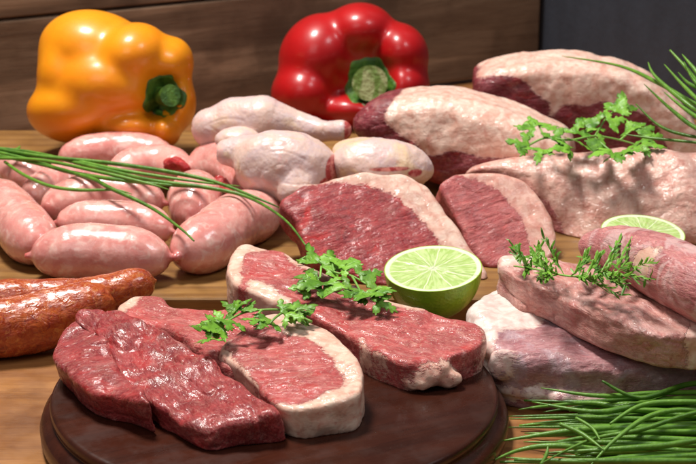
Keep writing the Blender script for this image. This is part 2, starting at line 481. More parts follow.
# ================================================================== the setting
ZB, ZR = 1.8, 2.5                       # tops of the serving board and of the round board
table_m = wood_mat('table_wood', srgb(170, 118, 68), srgb(140, 90, 48), srgb(92, 50, 26), (0.05, 0.22, 0.22), 0.45, 0.05, 0.03, 0.6, 0.4, 0.5)
V, Fc = [], []
tab = mesh_obj('table', np.array([(-140, -20, 0), (150, -20, 0), (150, 290, 0), (-140, 290, 0)]), [(0, 1, 2, 3)], table_m, smooth=False)
tab.rotation_euler = (0, 0, 0); tab['kind'] = 'structure'
def wall():
    s = NT('slate_wall'); L = s.scale(s.obj(), 100.0)
    c = s.mix(s.ramp(s.noise(s.scale(L, (1, 1, 0.3)), 0.25, 4), 0.35, 0.7), (0.021, 0.025, 0.035), (0.030, 0.036, 0.050))
    return s.done(c, 0.6, s.bump(s.noise(L, 1.5, 4), 0.05))
wl = mesh_obj('wall', np.array([(18.5 - 34, 178 + 46, 0), (18.5 + 60, 178 - 81, 0), (18.5 + 60, 178 - 81, 60), (18.5 - 34, 178 + 46, 60)]), [(0, 1, 2, 3)], wall(), smooth=False)
wl['kind'] = 'structure'

# wooden crate behind the food, seen from its long side
A0 = P(0, 144, 0); A1 = P(540, 76, 0); A0[2] = A1[2] = 0
dirc = unit(A1 - A0); rz = math.atan2(dirc[1], dirc[0]); back = np.array([-dirc[1], dirc[0], 0])
crate_m = wood_mat('crate_wood', srgb(166, 138, 112), srgb(130, 104, 82), srgb(70, 52, 40), (0.05, 0.5, 0.5), 0.7, 0.0, 0.05, 0.6, 0.2)
crate = empty('plank_panel', (A0 + A1) / 2 + back * 1.5, 'brown weathered panel of wide planks standing behind both peppers', 'wooden panel')
crate.rotation_euler = (0, 0, rz)
def crate_part(name, cx, cy, cz, sx, sy, sz, r=0):
    V, Fc, _ = box(cx, cy, cz, sx, sy, sz, 0, 0.2)
    o = mesh_obj(name, V, Fc, crate_m, origin=(cx, cy, cz), smooth=False); o.parent = crate
    o.location = Vector((cx, cy, cz)) * CM; return o
L_ = np.linalg.norm(A1 - A0)
x1 = L_ / 2; x0 = -L_ / 2 - 25
for z0, z1 in ((0.5, 10.8), (11.05, 24.5), (24.75, 36)):
    crate_part('plank', (x0 + x1) / 2, -0.3, (z0 + z1) / 2, x1 - x0, 1.6, z1 - z0)
for sx in (x0 + 3.4, 0, x1 - 3.4): crate_part('batten', sx, 1.6, 18, 3.4, 1.6, 36)

# pale serving board under most of the meat
board_m = wood_mat('board_wood', srgb(150, 110, 60), srgb(130, 90, 46), srgb(88, 54, 27), (0.04, 0.5, 0.5), 0.45, 0.0, 0.02, 0.35, 0.4, 0.6)
V, Fc, _ = box(0, 0, ZB / 2 + 0.01, 86, 40, ZB - 0.02, 0, 0.3)
sb = mesh_obj('serving_board', V, Fc, board_m, origin=(0, 0, 0), smooth=False); sb.location = Vector((4, 130.2, 0)) * CM
tag(sb, 'pale wooden serving board lying under sausages, chicken and roasts', 'board')
# dark round board
dark_m = wood_mat('dark_board_wood', srgb(66, 31, 20), srgb(54, 25, 16), srgb(32, 13, 9), (0.04, 0.3, 0.3), 0.27, 0.0, 0.004, 0.3, 0.4, 0.5)
c = P(275, 389, ZR); R = 12.75
prof = [(0.01, 0), (R - 0.2, 0), (R + 0.35, 0.12), (R + 0.6, 0.5), (R + 0.62, 1.0), (R + 0.5, 1.35), (R + 0.12, 1.6), (R - 0.1, 1.7), (R - 0.12, 1.8), (R - 0.02, 1.95), (R, 2.2), (R - 0.05, 2.38), (R - 0.18, 2.48), (R - 0.35, 2.5), (R - 3, 2.49), (0.01, 2.49)]
V, Fc = lathe(prof, (c[0], c[1], 0.02), 160)
rb = mesh_obj('round_board', V, Fc, dark_m, origin=(c[0], c[1], 0.0)); tag(rb, 'dark glossy round wooden board holding the red steaks', 'board')
rb.rotation_euler = (0, 0, 0.5)

# ================================================================== materials of the food
beef = meat_mat('dark_beef', (0.22, 0.016, 0.020), (0.34, 0.050, 0.048), marb=0.35, rough=0.40, blush=0.3, hot=0.45, pale=0.3, bumpy=0.8)
steak = meat_mat('marbled_steak', (0.37, 0.050, 0.050), (0.50, 0.12, 0.11), marb=0.6, fa=(0.66, 0.40, 0.30), fb=(0.76, 0.56, 0.44), hot=0.5, pale=0.5, blush=0.5)
slice_m = meat_mat('sirloin_slice', (0.26, 0.018, 0.024), (0.37, 0.055, 0.055), marb=0.3, fa=(0.62, 0.36, 0.28), fb=(0.74, 0.52, 0.42), blush=0.45, hot=0.9, pale=0.25)
slice_p = meat_mat('pink_slice', (0.38, 0.070, 0.070), (0.46, 0.13, 0.12), fa=(0.60, 0.29, 0.23), fb=(0.70, 0.42, 0.34), blush=0.6)
roast = meat_mat('dark_roast', (0.17, 0.015, 0.026), (0.25, 0.038, 0.048), marb=0.25, fa=(0.68, 0.40, 0.31), fb=(0.78, 0.56, 0.46), blush=0.45, bumpy=1.3, edge=0.2, fatb=0.6)
pork = meat_mat('pork', (0.52, 0.20, 0.17), (0.64, 0.33, 0.28), marb=0.6, fa=(0.70, 0.46, 0.39), fb=(0.80, 0.62, 0.54), blush=0.4, hot=0.25, pale=0.7, film=0.35, filmc=(0.74, 0.50, 0.45), fib=1.4)
rind = meat_mat('rind_pork', (0.42, 0.10, 0.10), (0.54, 0.19, 0.17), marb=0.5, fa=(0.64, 0.33, 0.27), fb=(0.74, 0.46, 0.38), blush=0.6, bumpy=1.5, fatb=0.8, wet=1.1)
belly = meat_mat('belly_pork', (0.34, 0.14, 0.15), (0.46, 0.23, 0.24), marb=0.4, fa=(0.72, 0.52, 0.47), fb=(0.80, 0.70, 0.64), blush=0.1, film=0.55, fib=0.6, hot=0.1)

# ================================================================== meat on the round board
Z = (0, 0, 1)
m2 = Prism([(118, 306), (134, 294), (163, 297), (176, 306), (215, 308), (262, 312), (275, 345), (240, 368), (205, 352), (168, 326), (140, 320)],
           (0, 0, 4.4), Z, 2.2, 0.29, seed=31, rot=-0.5, wav=0.3,
           fats=[[(114, 304), (133, 290), (145, 294), (136, 301), (124, 312)]])
prism_meat('beef_steak', 'red steak with a pale fatty tip lying behind the fat-rimmed steak', 'steak', m2, steak, floor=ZR)
m1 = Prism([(220, 351), (238, 333), (266, 314), (300, 315), (334, 332), (358, 356), (364, 380), (354, 398), (324, 406), (299, 411), (275, 404), (256, 386), (238, 368)],
           (0, 0, 4.8), (-0.05, -0.10, 1), 2.6, 0.33, seed=5, rot=0.5, wav=0.25, taper=-0.05,
           leans=[[(222, 352), (244, 330), (262, 318), (284, 334), (312, 342), (336, 366), (343, 384), (322, 394), (300, 404), (268, 398), (244, 372)]],
           fats=[[(218, 350), (226, 348), (240, 364), (258, 384), (252, 390), (232, 368)]])
prism_meat('beef_steak', 'marbled steak rimmed with thick cream fat at its right end', 'steak', m1, steak, floor=ZR)
d2 = Prism([(50, 352), (60, 332), (80, 318), (104, 332), (122, 366), (150, 400), (118, 394), (92, 392), (76, 384), (60, 368)],
           (0, 0, 4.6), (-0.2, -0.12, 1), 2.9, 0.33, seed=12, rot=1.2, wav=0.45, taper=-0.12)
prism_meat('beef_chunk', 'dark purple-red beef chunk at the left edge of the round board', 'beef chunk', d2, beef, floor=ZR, disp=(0.06, 0.06, 0.08))
d1 = Prism([(72, 313), (90, 306), (123, 310), (150, 322), (178, 336), (217, 360), (250, 386), (276, 404), (280, 412), (262, 418), (232, 426), (203, 432), (170, 414), (140, 396), (118, 372), (104, 348), (88, 328)],
           (0, 0, 4.75), (-0.12, -0.22, 1), 2.6, 0.36, seed=23, rot=-0.62, wav=0.5, taper=-0.03)
prism_meat('beef_steak', 'dark red lean steak lying foremost on the round board', 'steak', d1, beef, floor=ZR, disp=(0.08, 0.08, 0.12))
l1 = Prism([(226, 271), (239, 243), (258, 243), (293, 257), (345, 280), (393, 299), (435, 314), (478, 324), (485, 338), (472, 350), (440, 360), (405, 366), (374, 352), (345, 332), (310, 316), (275, 300), (248, 290)],
           (0, 0, 4.8), (0.0, -0.10, 1), 2.6, 0.33, seed=41, rot=-0.45, wav=0.35, taper=-0.04,
           fats=[[(222, 275), (236, 238), (262, 242), (268, 250), (246, 254), (240, 284)], [(283, 250), (300, 256), (346, 282), (420, 308), (418, 314), (360, 296), (320, 276), (290, 262)],
                 [(360, 340), (372, 350), (392, 362), (404, 380), (366, 372)], [(474, 318), (494, 336), (480, 358), (474, 352), (483, 338)], [(246, 284), (256, 280), (290, 300), (286, 312), (250, 296)]])
e2 = P(432, 372, 3.5); e3 = P(420, 382, 3.0); e4 = P(447, 379, 3.05)
def lump(p): return smin(smin(sd_ell(p, e3, (0.8, 0.7, 0.42)), sd_ell(p, e4, (0.8, 0.6, 0.55)), 0.3), sd_ell(p, e2, (1.0, 0.8, 0.6)), 0.3) + 0.2 * fbm(p, 1.6, 3, 2)
prism_meat('beef_steak', 'long marbled steak reaching from the pale board onto the round board', 'steak', l1, steak, floor=ZB,
           lo=l1.lo - np.array([0, 3, 0]), extra=lump,
           fatf=lambda p: np.maximum(l1.fat(p), 0.22 - lump(p)), disp=(0.08, 0.1, 0.1), k=0.6)

# ================================================================== meat on the serving board
s1 = Prism([(281, 206), (292, 192), (318, 180), (350, 174), (378, 172), (408, 174), (430, 188), (452, 220), (474, 250), (484, 264), (483, 284), (440, 292), (385, 288), (340, 272), (308, 250), (298, 228)],
           PL(380, 285, (0, 112.4, ZB), (0, -1, 0)), (0.10, -0.62, 0.75), 2.6, 0.36, seed=52, rot=0.3, wav=0.25, taper=-0.02,
           leans=[[(270, 206), (286, 190), (322, 183), (352, 184), (378, 188), (406, 206), (430, 232), (450, 262), (452, 305), (340, 295), (285, 240)]])
prism_meat('sirloin_slice', 'deep red slice with a pale fat cap leaning behind the lime half', 'meat slice', s1, slice_m, floor=ZB, disp=(0.06, 0.06, 0.05))
s2 = Prism([(440, 186), (452, 176), (480, 170), (510, 174), (536, 190), (552, 216), (556, 245), (545, 262), (510, 268), (485, 264), (470, 245), (455, 215)],
           PL(510, 265, (0, 116, ZB), (0, -1, 0)), (0.12, -0.70, 0.70), 2.4, 0.39, seed=61, rot=0.3, wav=0.25,
           leans=[[(430, 186), (448, 176), (470, 178), (496, 190), (516, 212), (528, 240), (530, 285), (460, 285)]])
prism_meat('sirloin_slice', 'pinker slice with a rounded fat edge between two larger cuts', 'meat slice', s2, slice_p, floor=ZB)
r8 = Prism([(462, 172), (474, 160), (504, 153), (560, 149), (620, 143), (690, 146), (750, 156), (765, 215), (700, 248), (640, 262), (572, 266), (552, 240), (532, 208), (508, 186), (484, 178)],
           PL(590, 240, (0, 122, ZB), (0, -1, 0)), (-0.22, -0.80, 0.56), 5.5, 0.9, seed=71, rot=0.1, wav=0.3, edge=0.2, dome=1.5, dl=1.6,
           leans=[[(450, 180), (476, 170), (508, 175), (540, 196), (562, 228), (572, 280), (552, 280), (546, 236), (528, 210), (502, 192), (470, 190)]])
prism_meat('rolled_pork', 'large pink rolled pork joint with parsley on top', 'pork joint', r8, rind, h=0.13, floor=ZB, disp=(0.08, 0.12, 0.08), body='lean_meat')
r6 = Prism([(349, 132), (358, 112), (378, 103), (402, 100), (440, 98), (490, 110), (540, 130), (566, 150), (560, 176), (500, 184), (462, 194), (425, 184), (380, 162)],
           PL(450, 190, (0, 131, ZB), (0, -1, 0)), (-0.22, -0.97, 0.08), 6.5, 1.3, seed=82, rot=0.2, wav=0.25, edge=0.15, dome=0.9, dl=2.0,
           fats=[[(384, 118), (392, 100), (405, 80), (455, 80), (520, 92), (585, 130), (585, 165), (530, 158), (486, 158), (455, 150), (432, 156), (415, 142), (398, 134)]])
prism_meat('beef_roast', 'dark beef piece with a pale ridged fat top in front of the red pepper', 'roast', r6, roast, h=0.13, floor=ZB, disp=(0.08, 0.11, 0.08))
r7 = Prism([(474, 90), (480, 80), (500, 71), (540, 66), (590, 67), (640, 80), (678, 106), (708, 148), (708, 172), (560, 172), (500, 150), (478, 114)],
           PL(560, 150, (0, 139, ZB), (0, -1, 0)), (-0.04, -1.0, -0.02), 5.5, 1.0, seed=93, rot=0.15, wav=0.2, dome=0.3, edge=0.15,
           leans=[[(470, 88), (484, 80), (506, 77), (526, 82), (546, 92), (562, 99), (600, 101), (636, 110), (662, 136), (666, 195), (520, 195), (470, 140)]],
           fats=[[(526, 78), (550, 88), (580, 97), (600, 99), (590, 105), (566, 105), (554, 115), (548, 115), (550, 104), (534, 92)]])
prism_meat('beef_roast', 'biggest roast at the back with a thick white fat cap and dark red side', 'roast', r7, roast, h=0.14, floor=ZB, disp=(0.06, 0.12, 0.06))

# pork stack at the right
b1 = Prism([(466, 312), (474, 296), (484, 288), (520, 282), (620, 284), (700, 286), (780, 300), (780, 372), (696, 368), (620, 366), (560, 362), (515, 358), (490, 346)],
           (0, 0, 4.0), (0.0, -0.12, 1), 4.3, 1.1, seed=101, rot=0.05, wav=0.3, taper=-0.08,
           fats=[[(460, 320), (478, 285), (530, 280), (545, 318), (520, 330), (500, 332), (490, 350)]])
c1 = P(504, 361, 3.0) + np.array([0, -0.3, 0]); row = [(P(x, y, 1.1), r) for x, y, r in ((518, 388, 0.6), (540, 392, 0.8), (566, 396, 0.75), (590, 398, 0.6))]
def bex(p):
    d = sd_ell(p, c1 + np.array([0, 0.2, -0.1]), (0.95, 0.55, 1.0)) + 0.2 * fbm(p, 1.3, 5, 2)
    for q, r in row: d = np.minimum(d, sd_ell(p, q + np.array([0, -0.15, 0]), (1.2, 0.8, r * 0.8)) + 0.12 * fbm(p, 1.8, 8, 2))
    return d
prism_meat('pork_belly', 'purplish pork slab with white fat lumps under the pork chop', 'pork belly', b1, belly, floor=0.02, extra=bex, k=0.3,
           fatf=lambda p: np.maximum(b1.fat(p), 0.12 - bex(p)), disp=(0.06, 0.12, 0.06), h=0.12, lo=b1.lo - np.array([0.5, 3, 0]))
ch = Prism([(497, 264), (506, 256), (530, 254), (570, 258), (640, 270), (700, 286), (722, 308), (704, 330), (662, 334), (612, 320), (576, 304), (548, 290), (520, 280)],
           (0, 0, 6.5), (-0.1, -0.10, 1), 2.3, 0.29, seed=111, rot=-0.3, wav=0.4, taper=0.02,
           fats=[[(676, 300), (700, 284), (730, 300), (722, 335), (686, 338), (690, 316)], [(495, 262), (505, 254), (540, 254), (530, 262), (508, 268)]])
prism_meat('pork_chop', 'pink pork chop under the feathery herb, lying on the pork slab', 'pork chop', ch, pork, floor=3.9, disp=(0.10, 0.07, 0.10))
tp = [P(594, 246, 7.7), P(622, 250, 7.9), P(655, 264, 8.1), (P(700, 286, 8.2)), P(735, 305, 8.0)]
tr = [0.95, 1.5, 1.9, 2.0, 1.8]
tf = lambda p: sd_tube(p, spline(tp, 3), np.interp(np.linspace(0, 4, 13), range(5), tr))
lo, hi = bounds(tp, 2.6)
ta = unit(tp[3] - tp[0]); tb, tc, _n = frame(ta)
fatp = P(640, 256, 9.3)
build('pork_tenderloin', 'rounded pork fillet with whitish film resting on the chop at right', 'pork fillet', tf, lo, hi,
      meat_mat('tenderloin', (0.42, 0.13, 0.13), (0.54, 0.22, 0.21), marb=0.5, film=0.6, filmc=(0.70, 0.50, 0.48), hot=0.15, edge=0.8), lambda p: np.stack([(p - tp[0]) @ ta, (p - tp[0]) @ tb, (p - tp[0]) @ tc], 1),
      lambda p: 0.1 - sd_ell(p, fatp, (1.1, 0.8, 1.4)), part='fat_streak', seed=121)

# ================================================================== chicken
def chicken_mat(yel=0.45):
    s = NT('chicken_skin'); L = s.attr('loc', True); fat = s.attr('fat')
    n = s.noise(L, 0.5, 4, 0.6, 0.8)
    c = s.mix(s.ramp(n, 0.35, 0.65), (0.60, 0.44, 0.43), (0.67, 0.47, 0.40))
    c = s.mix(s.ramp(s.noise(L, 0.8, 3, 0.6, 1.0), 0.55, 0.75, 0.0, 0.6), c, (0.72, 0.36, 0.32))
    c = s.mix(s.ramp(s.noise(s.scale(L, 1.0, (4, 2, 7)), 0.4, 3, 0.6, 1.0), 0.62 - 0.25 * yel, 0.75 - 0.2 * yel, 0.0, min(1, yel + 0.1)), c, (0.72, 0.50, 0.27))
    c = s.mix(s.ramp(fat, -0.05, 0.1), c, s.mix(s.ramp(s.noise(L, 2.5, 4), 0.4, 0.6), (0.38, 0.04, 0.04), (0.62, 0.22, 0.18)))
    h = s.math('ADD', s.math('MULTIPLY', s.voro(L, 4.5, 'SMOOTH_F1'), 0.7), s.math('MULTIPLY', s.noise(L, 1.2, 4, 0.6, 0.6), 1.0))
    return s.done(c, s.ramp(s.noise(L, 1.5, 3), 0.3, 0.7, 0.38, 0.5), s.bump(h, 0.06, 0.6), 0.3, (1, 0.5, 0.35), 0.5, 0.25, 0.5, 0.2)
ck = chicken_mat(0.35); ck2 = chicken_mat(0.6)
def D(px, py, d):                        # point at camera depth d
    return CO + ray(px, py) * d
ident = lambda p: p - np.array([0, 130, 0])
dp = [D(212, 128, 139), D(235, 124, 139), D(262, 120, 138), D(295, 126, 138), (D(322, 131, 137)), D(342, 130, 136)]
lo, hi = bounds(dp, 3.2)
end = dp[-1]
build('chicken_drumstick', 'raw chicken drumstick, thick end left, lying behind the chicken thighs', 'chicken leg',
      lambda p: smin(sd_tube(p, dp, [1.6, 2.1, 1.9, 1.25, 0.85, 0.75]), sd_ell(p, D(238, 140, 135.5), (1.8, 1.2, 1.0)), 0.5),
      lo, hi, ck, ident, lambda p: p[:, 0] - (end[0] + 0.15) , part='cut_bone_end', body='skin', seed=131, disp=(0.0, 0.10, 0.05))
def thigh(label, cen, rx, ry, rz_, rot, cutc, seed, extra=None, mat=None):
    ax = np.array([[math.cos(rot), 0, -math.sin(rot)], [0, 1, 0], [math.sin(rot), 0, math.cos(rot)]])
    f = lambda p: smin(sd_ell(p, cen, (rx, ry, rz_), ax), extra(p), 0.5) if extra else sd_ell(p, cen, (rx, ry, rz_), ax)
    lo, hi = cen - np.array([rx, ry, rz_]).max() - 1.2, cen + np.array([rx, ry, rz_]).max() + 1.2
    build('chicken_thigh', label, 'chicken thigh', f, lo, hi, mat or ck, ident, lambda p: np.maximum.reduce([0.0 - sd_ell(p, q, r) for q, r in cutc]), part='red_meat', body='skin', seed=seed, disp=(0.0, 0.15, 0.05), floor=ZB)
c = D(286, 168, 130)
thigh('plump bluish-white chicken thigh behind the red slice', c, 3.85, 2.6, 2.75, 0.12, [(D(334, 170, 129), (0.7, 1.6, 1.1)), (D(328, 184, 128.5), (0.7, 1.2, 0.5))], 141,
      extra=lambda p: np.minimum(sd_ell(p, D(250, 152, 131), (2.6, 1.5, 1.2)), sd_ell(p, D(296, 190, 128.5), (1.5, 1.5, 1.4))))
c = D(382, 166, 130)
thigh('yellowish chicken thigh with a red slit, tucked under the beef roast', c, 3.7, 2.4, 2.0, 0.08, [(D(396, 171, 127.3), (2.2, 0.9, 0.2)), (D(420, 176, 127.5), (1.0, 1.2, 0.45))], 151,
      extra=lambda p: sd_ell(p, D(362, 150, 131), (2.2, 1.6, 0.9)), mat=ck2)

# ================================================================== sausages
def sausage_mat():
    s = NT('white_sausage'); L = s.attr('loc', True)
    c = s.mix(s.ramp(s.noise(L, 0.6, 4, 0.6, 0.5), 0.35, 0.65), (0.68, 0.26, 0.23), (0.76, 0.37, 0.32))
    c = s.mix(s.ramp(s.noise(L, 1.25, 3, 0.55, 0.9), 0.50, 0.72, 0.0, 0.6), c, (0.86, 0.62, 0.54))
    c = s.mix(s.ramp(s.noise(s.scale(L, 1.0, (9, 3, 1)), 2.0, 2, 0.5, 0.3), 0.60, 0.8, 0.0, 0.2), c, (0.86, 0.66, 0.60))
    c = s.mix(s.ramp(s.attr('fat'), 0.35, 1.0, 0.0, 0.75), c, (0.45, 0.06, 0.06))
    h = s.math('ADD', s.noise(L, 0.9, 3, 0.5), s.math('MULTIPLY', s.noise(L, 6, 3, 0.6), 0.12))
    return s.done(c, s.ramp(s.noise(L, 1.2, 3), 0.35, 0.65, 0.22, 0.34), s.bump(h, 0.10, 0.6), 0.4, (1, 0.4, 0.3), 0.5, 0.6, 0.5, 0.08)
def chorizo_mat():
    s = NT('smoked_sausage'); L = s.attr('loc', True)
    c = s.mix(s.ramp(s.noise(L, 1.3, 5, 0.65, 1.2), 0.38, 0.62), (0.33, 0.040, 0.010), (0.46, 0.095, 0.020))
    c = s.mix(s.ramp(s.noise(L, 2.4, 3, 0.6, 0.8), 0.56, 0.68, 0.0, 0.7), c, (0.56, 0.20, 0.05))
    c = s.mix(s.ramp(s.noise(s.scale(L, 1.0, (5, 5, 5)), 1.6, 4, 0.6, 1.0), 0.56, 0.7, 0.0, 0.8), c, (0.18, 0.014, 0.008))
    h = s.math('ADD', s.noise(s.scale(L, (0.8, 1.6, 1.6)), 1.2, 4, 0.6, 1.0), s.math('MULTIPLY', s.noise(L, 7, 3, 0.6), 0.2))
    return s.done(c, s.ramp(s.noise(L, 2.2, 3), 0.35, 0.65, 0.16, 0.38), s.bump(h, 0.15, 0.7), 0.12, (1, 0.3, 0.1), 0.25, 0.6, 0.5, 0.1)
def sausage(name, label, pts, rad, mat, cat='sausage', group=None, seed=0, wob=0.05, pinch=0.6, h=0.12):
    c = spline(pts, 5); n = len(c)
    seglen = np.r_[0, np.cumsum(np.linalg.norm(np.diff(c, axis=0), axis=1))]
    tot = seglen[-1]; rr = []
    for s_ in seglen:
        e = min(s_, tot - s_); rr.append(rad * (1 - (1 - pinch) * max(0, 1 - e / (rad * 0.9)) ** 2))
    ea, eb = unit(c[0] - c[2]), unit(c[-1] - c[-3]); k1, k2 = rad * 0.75 * pinch / 0.6, 0.22 * rad
    nubs = [([c[0] + ea * rad * 0.5, c[0] + ea * (rad * 0.85)], [0.2 * rad, 0.13 * rad]), ([c[-1] + eb * rad * 0.5, c[-1] + eb * (rad * 0.85)], [0.2 * rad, 0.13 * rad])]
    f = lambda p: smin(sd_tube(p, c, rr), np.minimum(sd_tube(p, *nubs[0]), sd_tube(p, *nubs[1])), 0.15)
    lo, hi = bounds(c, rad + 0.9)
    v, q = surface(f, lo, hi, h); v = relax(v, q, 2)
    N = vnormals(v, q); v = v + N * (wob * fbm(v, 0.6, seed, 2) + wob * 0.35 * fbm(v, 2.2, seed + 3, 2))[:, None]
    T = unit(c[-1] - c[0]); A, B, _ = frame(T)
    q0 = v - c[0]; L = np.stack([q0 @ T, q0 @ A, q0 @ B], 1) + seed * 3.1
    e = np.maximum(0, -(q0 @ unit(c[1] - c[0]))) ; e2 = np.maximum(0, (v - c[-1]) @ unit(c[-1] - c[-2]))
    o = mesh_obj(name, v, q, mat, attrs={'loc': L, 'fat': np.maximum(e, e2) / rad})
    tag(o, label, cat, group); return o
ws = sausage_mat(); cz = chorizo_mat(); G1 = 'fresh white sausages heaped on the serving board'
def S(label, pts, r, seed, pinch=0.72):
    """pts: (px, py, z of the axis)"""
    return sausage('fresh_sausage', label, [P(*q) for q in pts], r * 1.13, ws, 'sausage', G1, seed, 0.07, pinch)
S('foremost pale sausage, lying level at the front of the heap', [(52, 254, 3.55), (85, 252, 3.6), (120, 254, 3.6), (150, 256, 3.55)], 1.72, 1)
S('pale sausage slanting down at the left picture edge', [(-8, 200, 3.5), (8, 212, 3.5), (24, 230, 3.5), (34, 243, 3.5)], 1.75, 2)
S('pale sausage slanting up at the right end of the heap', [(192, 250, 3.6), (212, 240, 3.6), (236, 222, 3.6), (262, 214, 3.6)], 1.85, 3)
S('slim pale sausage directly behind the foremost one', [(72, 222, 3.8), (105, 221, 3.9), (135, 223, 3.9), (158, 228, 3.8)], 1.35, 4)
S('pale sausage under the chive tips in the middle of the heap', [(58, 205, 4.0), (85, 198, 4.4), (115, 195, 4.5), (148, 200, 4.3)], 1.5, 5)
S('short pale sausage end pointing forward in the middle of the heap', [(193, 212, 3.6), (195, 203, 3.8), (196, 192, 3.8)], 1.85, 6)
S('longest pale sausage at the back, in front of the yellow pepper', [(72, 156, 3.7), (100, 151, 4.0), (130, 150, 4.0), (162, 156, 3.8)], 1.3, 7)
S('pale sausage crossed by chives near the back of the heap', [(120, 172, 3.6), (140, 166, 3.8), (165, 164, 3.9), (180, 172, 3.8)], 1.35, 8)
S('curved pale sausage bending round the right side of the heap', [(203, 168, 3.8), (218, 163, 4.1), (238, 170, 4.2), (254, 184, 4.1), (258, 196, 3.8)], 1.7, 9)
S('pale sausage at far left behind the slanting one', [(-6, 168, 3.8), (14, 170, 4.0), (34, 178, 4.0)], 1.45, 10)
S('pale sausage low in the left of the heap under the chives', [(36, 196, 3.3), (58, 184, 3.4), (88, 180, 3.4)], 1.4, 11)

kn = meat_mat('casing_knot', (0.36, 0.01, 0.015), (0.5, 0.03, 0.03), marb=0.1)
for lab_, pts in (('twisted red casing knot behind the short sausage end', [(170, 165, 4.6), (178, 163, 5.0), (186, 167, 4.8)]), ('twisted red casing knot inside the bend of the curved sausage', [(220, 182, 4.6), (226, 188, 4.7), (232, 196, 4.4)])):
    c_ = spline([P(*q) for q in pts], 5); f_ = lambda p: sd_tube(p, c_, np.linspace(0.55, 0.35, len(c_)))
    lo, hi = bounds(c_, 1.1); build('casing_knot', lab_, 'sausage casing', f_, lo, hi, kn, ident, h=0.1, seed=7, disp=(0.15, 0.2, 0.1), group='red casing knots among the pale sausages')

def chorizo(label, pts, r, seed):
    return sausage('smoked_sausage', label, [np.array(q) for q in pts], r, cz, 'smoked sausage', 'smoked red sausages at the left edge', seed, 0.13, 0.8, 0.11)
chorizo('orange-red smoked sausage nearest the viewer at the left edge', [P(-40, 328, 1.95), P(-5, 328, 1.95), P(30, 324, 2.0), P(60, 315, 2.3), P(92, 305, 2.8)], 1.85, 15)
chorizo('orange-red smoked sausage with its cut end near the steaks', [P(-40, 299, 3.0), P(0, 299, 3.0), P(40, 298, 3.0), P(85, 297, 3.1), P(118, 291, 3.3), P(140, 285, 3.5)], 1.25, 16)

# ================================================================== peppers
def pepper_mat(name, a, b, sss):
    s = NT(name); L = s.scale(s.obj(), 100.0)
    c = s.mix(s.ramp(s.noise(L, 0.25, 4, 0.6), 0.35, 0.7), a, b)
    h = s.math('ADD', s.noise(L, 0.8, 3, 0.5), s.math('MULTIPLY', s.noise(L, 9, 2, 0.5), 0.04))
    return s.done(c, 0.42, s.bump(h, 0.05, 0.5), sss, (1, 0.35, 0.1), 0.5, 0.5, 0.35, 0.2)
yel = pepper_mat('yellow_pepper_skin', (0.84, 0.30, 0.005), (0.82, 0.25, 0.005), 0.15)
red = pepper_mat('red_pepper_skin', (0.44, 0.004, 0.006), (0.36, 0.003, 0.005), 0.12)
def stem_mat():
    s = NT('pepper_stem'); L = s.scale(s.obj(), 100.0)
    c = s.mix(s.ramp(s.noise(L, 1.2, 4), 0.4, 0.6), (0.035, 0.10, 0.010), (0.08, 0.18, 0.02))
    return s.done(c, 0.45, s.bump(s.noise(L, 3, 3), 0.1), 0.1, sc=0.2)
st_m = stem_mat()
def cut_mat():
    s = NT('cut_stem'); L = s.scale(s.obj(), 100.0)
    c = s.mix(s.ramp(s.noise(s.scale(L, (1.2, 1, 0.4)), 0.9, 3, 0.5, 0.6), 0.45, 0.6), (0.16, 0.26, 0.05), (0.40, 0.44, 0.20))
    return s.done(c, 0.6, s.bump(s.noise(L, 3, 3), 0.15))
cut_m = cut_mat()
def cam_ax(roll=0.0):
    """axes seen from the camera: right, away, up, turned by roll about the view"""
    c, s_ = math.cos(roll), math.sin(roll)
    return np.array([CR * c + CU * s_, CF, -CR * s_ + CU * c])
